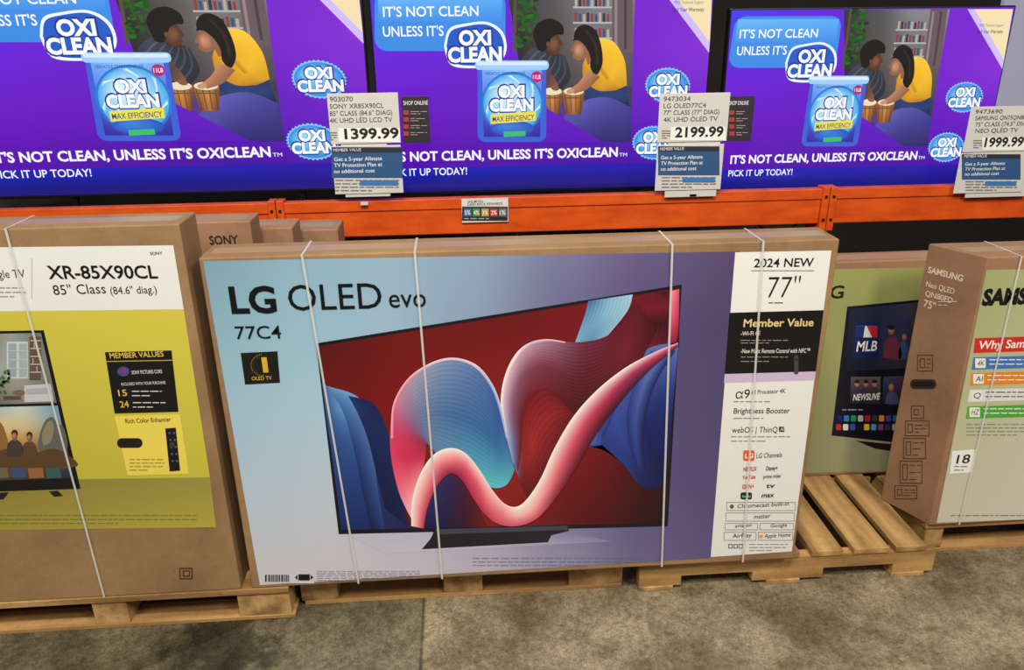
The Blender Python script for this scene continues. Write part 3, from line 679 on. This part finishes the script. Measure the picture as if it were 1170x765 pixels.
    p.ball(662,57,6.5,9,(210,152,114),(150,98,72),9.5,-.3,-.1)
    p.smooth([(655,46),(658,33),(668,27),(680,33),(687,50),(689,72),(682,86),(675,78),(675,66),(670,54),(662,46)],(20,12,12),10)
    p.strip([(668,34),(679,50),(682,74)],[(671,33),(683,50),(686,72)],[(60,36,28)]*3,[(30,18,16)]*3,10.6,n=12,m=2)
    p.strip([(672,80),(662,94),(652,102)],[(686,88),(672,102),(656,108)],[(200,140,100),(190,130,94),(200,140,104)],[(146,94,68),(146,94,68),(164,108,80)],12,n=14,m=4)
    p.ell(652,105,5,3,(204,144,108),12.5,12,-.3)
    p.strip([(664,108),(684,96),(716,96)],[(672,124),(696,136),(720,122)],[(28,42,90),(44,62,118),(28,44,92)],[(16,26,60),(20,32,72),(16,26,58)],7,cm=[(38,58,112)]*3)
    p.strip([(640,140),(664,118),(694,112),(722,124)],[(662,150),(680,162),(700,164),(722,164)],[(70,70,160),(96,96,186),(80,80,170),(60,56,136)],[(50,44,124),(46,40,112),(44,36,108),(44,36,104)],8,n=24,cm=[(80,76,164),(70,64,150),(64,56,140),(54,48,124)])
    # pair of hand drums
    for dx,ww in ((619,24),(643,25)):
        p.strip([(dx,106),(dx+1,116),(dx+4,132)],[(dx+ww,106),(dx+ww-1,116),(dx+ww-4,132)],[(150,92,44),(140,84,38),(110,64,30)],[(130,78,36),(120,70,32),(96,54,26)],11,n=12,m=6,cm=[(222,150,76),(210,138,66),(170,100,46)])
        p.ell(dx+ww/2,106,ww/2,5.4,(150,110,60),11.4); p.ell(dx+ww/2,105,ww/2-1,4.4,(238,222,190),11.7)
        for i in range(4): p.poly([(dx+2+i*6.2,109),(dx+3+i*6.2,109),(dx+5.6+i*5,130),(dx+4.8+i*5,130)],(90,60,36),11.6)
        p.rect(dx+1,112,dx+ww-1,113.4,(110,74,40),11.65)
    # purple wedge
    p.poly([(621,122),(690,165),(620,165)],[(100,18,196),(90,8,184),(90,8,184)],13)
    # bubble
    p.rrect(426,-12,577,58,15,(60,140,230),6)
    p.grid([(430,-8),(573,-8),(573,24),(430,24)],10,6,[[(110,186,250),(96,176,248)],[(66,146,234),(62,142,232)]],7)
    tx=Pr(pf,eps=.0003)
    tx.text("IT'S NOT CLEAN",436,546,18,11.5,(250,252,255),.012,8)
    tx.text("UNLESS IT'S",436,506,41,11.5,(250,252,255),.012,8)
    def logo(cx,cy,w,burst=True,L=9):
        if burst:
            P=[]
            for i in range(72):
                a=i/72*2*math.pi; rr=(1.0 if i%2 else .93); P.append((cx+w*.6*rr*math.cos(a),cy+w*.48*rr*math.sin(a)))
            p.poly(P,(130,200,240),L); p.ball(cx,cy,w*.54,w*.42,(150,220,248),(40,130,220),L+1)
        for (s_,a,b_,yb) in (('OXI',-.3,.3,-.02),('CLEAN',-.5,.5,.30)):
            d=w*.03
            p.text(s_,cx+w*a-d,cx+w*b_+d,cy+w*yb+d*.6,w*.27+d,(20,50,150),.07,L+2)
            p.text(s_,cx+w*a,cx+w*b_,cy+w*yb,w*.26,(252,252,255),.045,L+4)
    p.smooth([(506,52),(512,32),(530,26),(556,24),(574,36),(578,58),(566,74),(540,78),(514,74)],(240,248,255),9)
    p.smooth([(509,52),(514,35),(531,29),(555,27),(571,38),(575,57),(564,71),(540,75),(516,71)],(30,90,200),10)
    logo(542,52,62,False,11)
    # product tub with rounded corners and a lid
    p.rrect(545,74,624,164,9,(60,96,214),14)
    p.grid([(550,80),(619,80),(617,158),(552,158)],8,8,[[(110,170,246),(150,200,250),(110,170,246)],[(84,110,226),(110,130,236),(76,96,214)],[(48,36,150),(70,54,184),(40,36,150)]],14.5)
    p.rrect(542,69,627,80,4.5,(160,206,252),15); p.rrect(544,70.5,625,74.5,1.8,(220,236,255),15.5)
    p.ell(585,119,36,37,(40,120,214),15.5); p.ball(585,119,33.5,34.5,(226,248,254),(70,170,234),16)
    for i in range(7):
        a=i*.9; p.strip([(585+32*math.cos(a),119+33*math.sin(a)),(585+24*math.cos(a+.5),119+24*math.sin(a+.5)),(585+12*math.cos(a+.9),119+12*math.sin(a+.9))],[(585+32*math.cos(a+.16),119+33*math.sin(a+.16)),(585+24*math.cos(a+.62),119+24*math.sin(a+.62)),(585+12*math.cos(a+.96),119+12*math.sin(a+.96))],[(150,214,244)]*3,[(236,250,255)]*3,16.4,n=8,m=2)
    p.ball(585,148,25,9,(60,130,220),(40,80,190),17)
    logo(584,113,50,False,18)
    p.poly([(560,132),(612,128),(612,139),(560,143)],(238,226,70),23); p.text('MAX EFFICIENCY',562,610,140.5,6,(30,50,130),.01,25,dy=-2.5)
    p.ell(613,88,6.5,6.5,(180,30,120),18); p.text('11LB',608.5,617.5,90.5,4.6,(255,255,255),.01,20)
    p.text('VERSATILE STAIN REMOVER',553,600,86,3.4,(40,60,160),.0,18); p.poly([(575,152),(600,151),(600,157),(575,158)],(60,190,110),20)
    logo(764,98,44); logo(748,165,42)
    p.poly([(762,-21),(816,-21),(816,48)],(246,226,178),3); p.poly([(752,-21),(762,-21),(816,48),(816,60)],(210,190,255),3)
    tx.text('2nd Year Warranty',770,806,12,4.6,(40,40,60),.01,5); tx.text('FREE Technical Support',772,806,3,3.8,(40,120,110),.0,5)
    s3=3 if k==2 else 0
    tx.text("IT'S NOT CLEAN, UNLESS IT'S OXICLEAN",441+s3*3,706+s3,187,10.5,(252,250,255),.028,8); tx.text('TM',708+s3,717+s3,181,4,(252,250,255),.0,8)
    tx.text('PICK IT UP TODAY!',441+s3*3,533+s3*2,204,8,(250,250,255),.01,8)
    o=p.build('screen',GLOW,t)
    tx.build('slogan_lettering',GLOW,o)
    return t
television(0,'lit television at the left end of the shelf, largest of the three')
television(1,'lit middle television on the shelf, above the left part of the ribbon picture carton')
television(2,'lit television at the right, smallest of the three, its whole top edge visible')

# ------------------------------------------------------------------ price signs
SY=BY-.03
def sign(c,dk,lo,lines,price,label,pw):
    x0,y0,x1,y1=c
    cx=uY((x0+x1)/2,222,SY)
    t=thing('price_sign',label,'price sign',(cx.x,SY,zt),'price signs on the orange beam')
    def slab(name,r,Y,th,mat):
        A=uY(r[0],r[1],Y);B=uY(r[2],r[3],Y); return boxes(name,[(A.x,B.x,Y,Y+th,B.z,A.z)],mat,t,.001)
    slab('holder',(x0+12,y0+8,x1-12,224),SY+.004,.006,PLAST)
    clip=uY((x0+x1)/2,226,SY); boxes('clip',[(clip.x-.015,clip.x+.015,SY+.004,BY-.006,zt-.012,zt-.002)],PLAST,t)
    pc=slab('price_card',c,SY,.002,PLAST)
    a=Pr(onY(SY-.0006))
    hh=(y1-y0)
    for i,s_ in enumerate(lines):
        a.text(s_,x0+4,x0+4+min(len(s_)*4.4,(x1-x0)*.84),y0+hh*(.16+.145*i),hh*.095,(70,66,70),.0,2)
    a.rect(x0+ (x1-x0)*.16,y0+hh*.70,x1-1,y0+hh*.99,(246,246,244),2)
    a.text(price,pw[0],pw[1],y1-4.5,hh*.2,(24,22,26),.03,4)
    a.lines(x0+2,x0+12,y1-12,y1-4,4,(110,110,110),.9,3,2)
    a.build('price_lettering',MATTE,pc)
    if dk:
        oc=slab('online_card',(x1,y0+3,dk,y1),SY+.001,.002,plain('dark card',(48,40,48),.5))
        b=Pr(onY(SY-.0006)); b.text('SHOP ONLINE',x1+3,dk-3,y0+13,4.6,(230,230,230),.01,2)
        for i in range(4): b.rect(x1+3,y0+19+i*8,x1+9,y0+24+i*8,(170,60,60),2); b.lines(x1+11,dk-4,y0+20+i*8,y0+22.5+i*8,2,(170,160,160),.8,2,i)
        b.build('online_lettering',MATTE,oc)
    u0,v0,u1,v1=lo
    plc=slab('plan_card',lo,SY,.002,PLAST)
    d=Pr(onY(SY-.0006)); 
    d.rect(u0+1,v0+1,u1-1,v0+(v1-v0)*.14,(40,44,60),2); d.text('MEMBER VALUE',u0+3,u0+(u1-u0)*.42,v0+(v1-v0)*.115,3.4,(235,235,240),.0,4)
    d.rect(u0+1,v0+(v1-v0)*.14,u1-1,v0+(v1-v0)*.68,(44,86,136),2)
    for i,s_ in enumerate(('Get a 5-year Allstate','TV Protection Plan at','no additional cost')):
        d.text(s_,u0+4,u0+4+(u1-u0)*(.66,.66,.56)[i],v0+(v1-v0)*(.32+.13*i),(v1-v0)*.08,(240,244,250),.008,4)
    d.lines(u0+5,u1-5,v0+(v1-v0)*.72,v0+(v1-v0)*.94,4,(120,124,130),1.2,3,6)
    d.rect(u0+(u1-u0)*.4,v0+(v1-v0)*.73,u1-6,v0+(v1-v0)*.84,(60,120,190),4)
    d.build('plan_lettering',MATTE,plc)
sign((373,107,458,163),492,(378,167,461,220),('903070','SONY XR85X90CL','85" CLASS (84.6" DIAG)','4K UHD LED LCD TV'),'1399.99','sign priced 1399.99 on the beam between the left and middle televisions',(394,456))
sign((754,107,830,161),858,(751,166,823,216),('9473034','LG OLED77C4','77" CLASS (77" DIAG)','4K UHD OLED TV'),'2199.99','sign priced 2199.99 on the beam between the middle and right televisions',(771,826))
sign((1110,122,1186,172),None,(1098,175,1167,219),('9473690','SAMSUNG QN75QN80FD','75" CLASS (74.5" DIAG)','NEO QLED TV'),'1999.99','sign priced 1999.99 on the beam at the right edge',(1124,1168))
A=uY(527,227,BY-.01);B=uY(581,253,BY-.01)
ps=thing('promotion_card','small card with coloured squares fixed to the middle orange beam','sign',((A.x+B.x)/2,BY-.01,B.z))
boxes('card',[(A.x,B.x,BY-.0095,BY-.0062,B.z,A.z)],PLAST,ps)
d=Pr(onY(BY-.0100)); d.rect(528,228,580,235,(226,226,222),1); d.text('UNLIMITED',534,552,231.5,2.6,(60,60,60),.01,3); d.text('CASH BACK REWARDS',534,574,234.6,2.6,(60,60,60),.01,3)
d.rect(528,236,580,252,(34,36,40),1)
for i,(c,s_) in enumerate(zip([(60,110,180),(70,150,80),(200,150,50),(190,60,60),(120,120,130)],['5%','4%','3%','2%','1%'])):
    d.rect(530+i*10,238,538.5+i*10,247,c,2); d.text(s_,531+i*10,537.5+i*10,245,4.6,(250,250,250),.01,4)
d.lines(530,578,249,249.1,1,(180,180,180),1,2,3)
d.build('lettering',MATTE,ps)

# ------------------------------------------------------------------ things under the shelf, behind the front row
def deepbox(px0,px1,pyt,Y,d,label,mat,zb=0.0): 
    a=uY(px0,pyt,Y);b=uY(px1,pyt,Y)
    return carton('shipping_carton',label,a.x,b.x,Y,Y+d,zb,a.z,mat,'plain cartons standing behind the front row')
FILM_REFLECT=noisy('dark film with painted blue reflection',(40,36,66),(110,104,150),(9,9,3),.12,.6)  # blue-violet tones paint reflected light into the colour of the wrapped cartons
deepbox(392,590,267,1.45,.5,'dark film-wrapped carton with painted-in blue reflections under the shelf behind the ribbon picture carton, left one',FILM_REFLECT)
deepbox(600,800,268,1.5,.5,'dark film-wrapped carton with painted-in blue reflections under the shelf behind the ribbon picture carton, right one',FILM_REFLECT)
def cable(pts,label,r=.005):
    q=[uY(x,y,Y) for x,y,Y in pts]; zz=zd-.031
    q[0].z=zz; q[-1].z=zz
    P=cat(q,30); o=tube('power_cable',[tuple(v) for v in P],r,RUBBER); tag(o,label,'cable','black cables under the beam')
cable([(738,250,1.22),(750,264,1.22),(768,271,1.22),(786,266,1.22),(798,250,1.22)],'black cable drooping below the beam, near its middle')
cable([(850,250,1.24),(872,262,1.24),(890,266,1.24),(905,262,1.24),(918,250,1.24)],'black cable drooping below the beam beside the right upright')
cable([(596,250,1.22),(640,269,1.22),(690,264,1.22),(700,250,1.22)],'black cable drooping below the beam under the coloured card')

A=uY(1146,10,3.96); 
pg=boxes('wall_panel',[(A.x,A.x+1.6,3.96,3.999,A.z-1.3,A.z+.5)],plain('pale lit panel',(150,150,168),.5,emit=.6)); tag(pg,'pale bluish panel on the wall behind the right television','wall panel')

# ------------------------------------------------------------------ lights
def area(loc,rot,size,power,col,sy_=None):
    l=bpy.data.lights.new('ceiling_lamp','AREA'); l.energy=power; l.size=size; l.color=col
    if sy_: l.shape='RECTANGLE'; l.size_y=sy_
    o=bpy.data.objects.new('ceiling_lamp',l); COL.objects.link(o); o.location=loc; o.rotation_euler=rot; return o
area((0.5,-2.4,5.0),(math.radians(20),0,0),1.4,225,(1,.94,.83),.5)
area((-2.2,-3.4,4.6),(math.radians(32),0,math.radians(-15)),.9,85,(1,.94,.83))
area((3.6,-3.2,4.6),(math.radians(32),0,math.radians(15)),.9,130,(1,.93,.81))
w=bpy.data.worlds.new('hall'); SC.world=w; w.use_nodes=True
w.node_tree.nodes['Background'].inputs[0].default_value=(.9,.87,.82,1); w.node_tree.nodes['Background'].inputs[1].default_value=.2
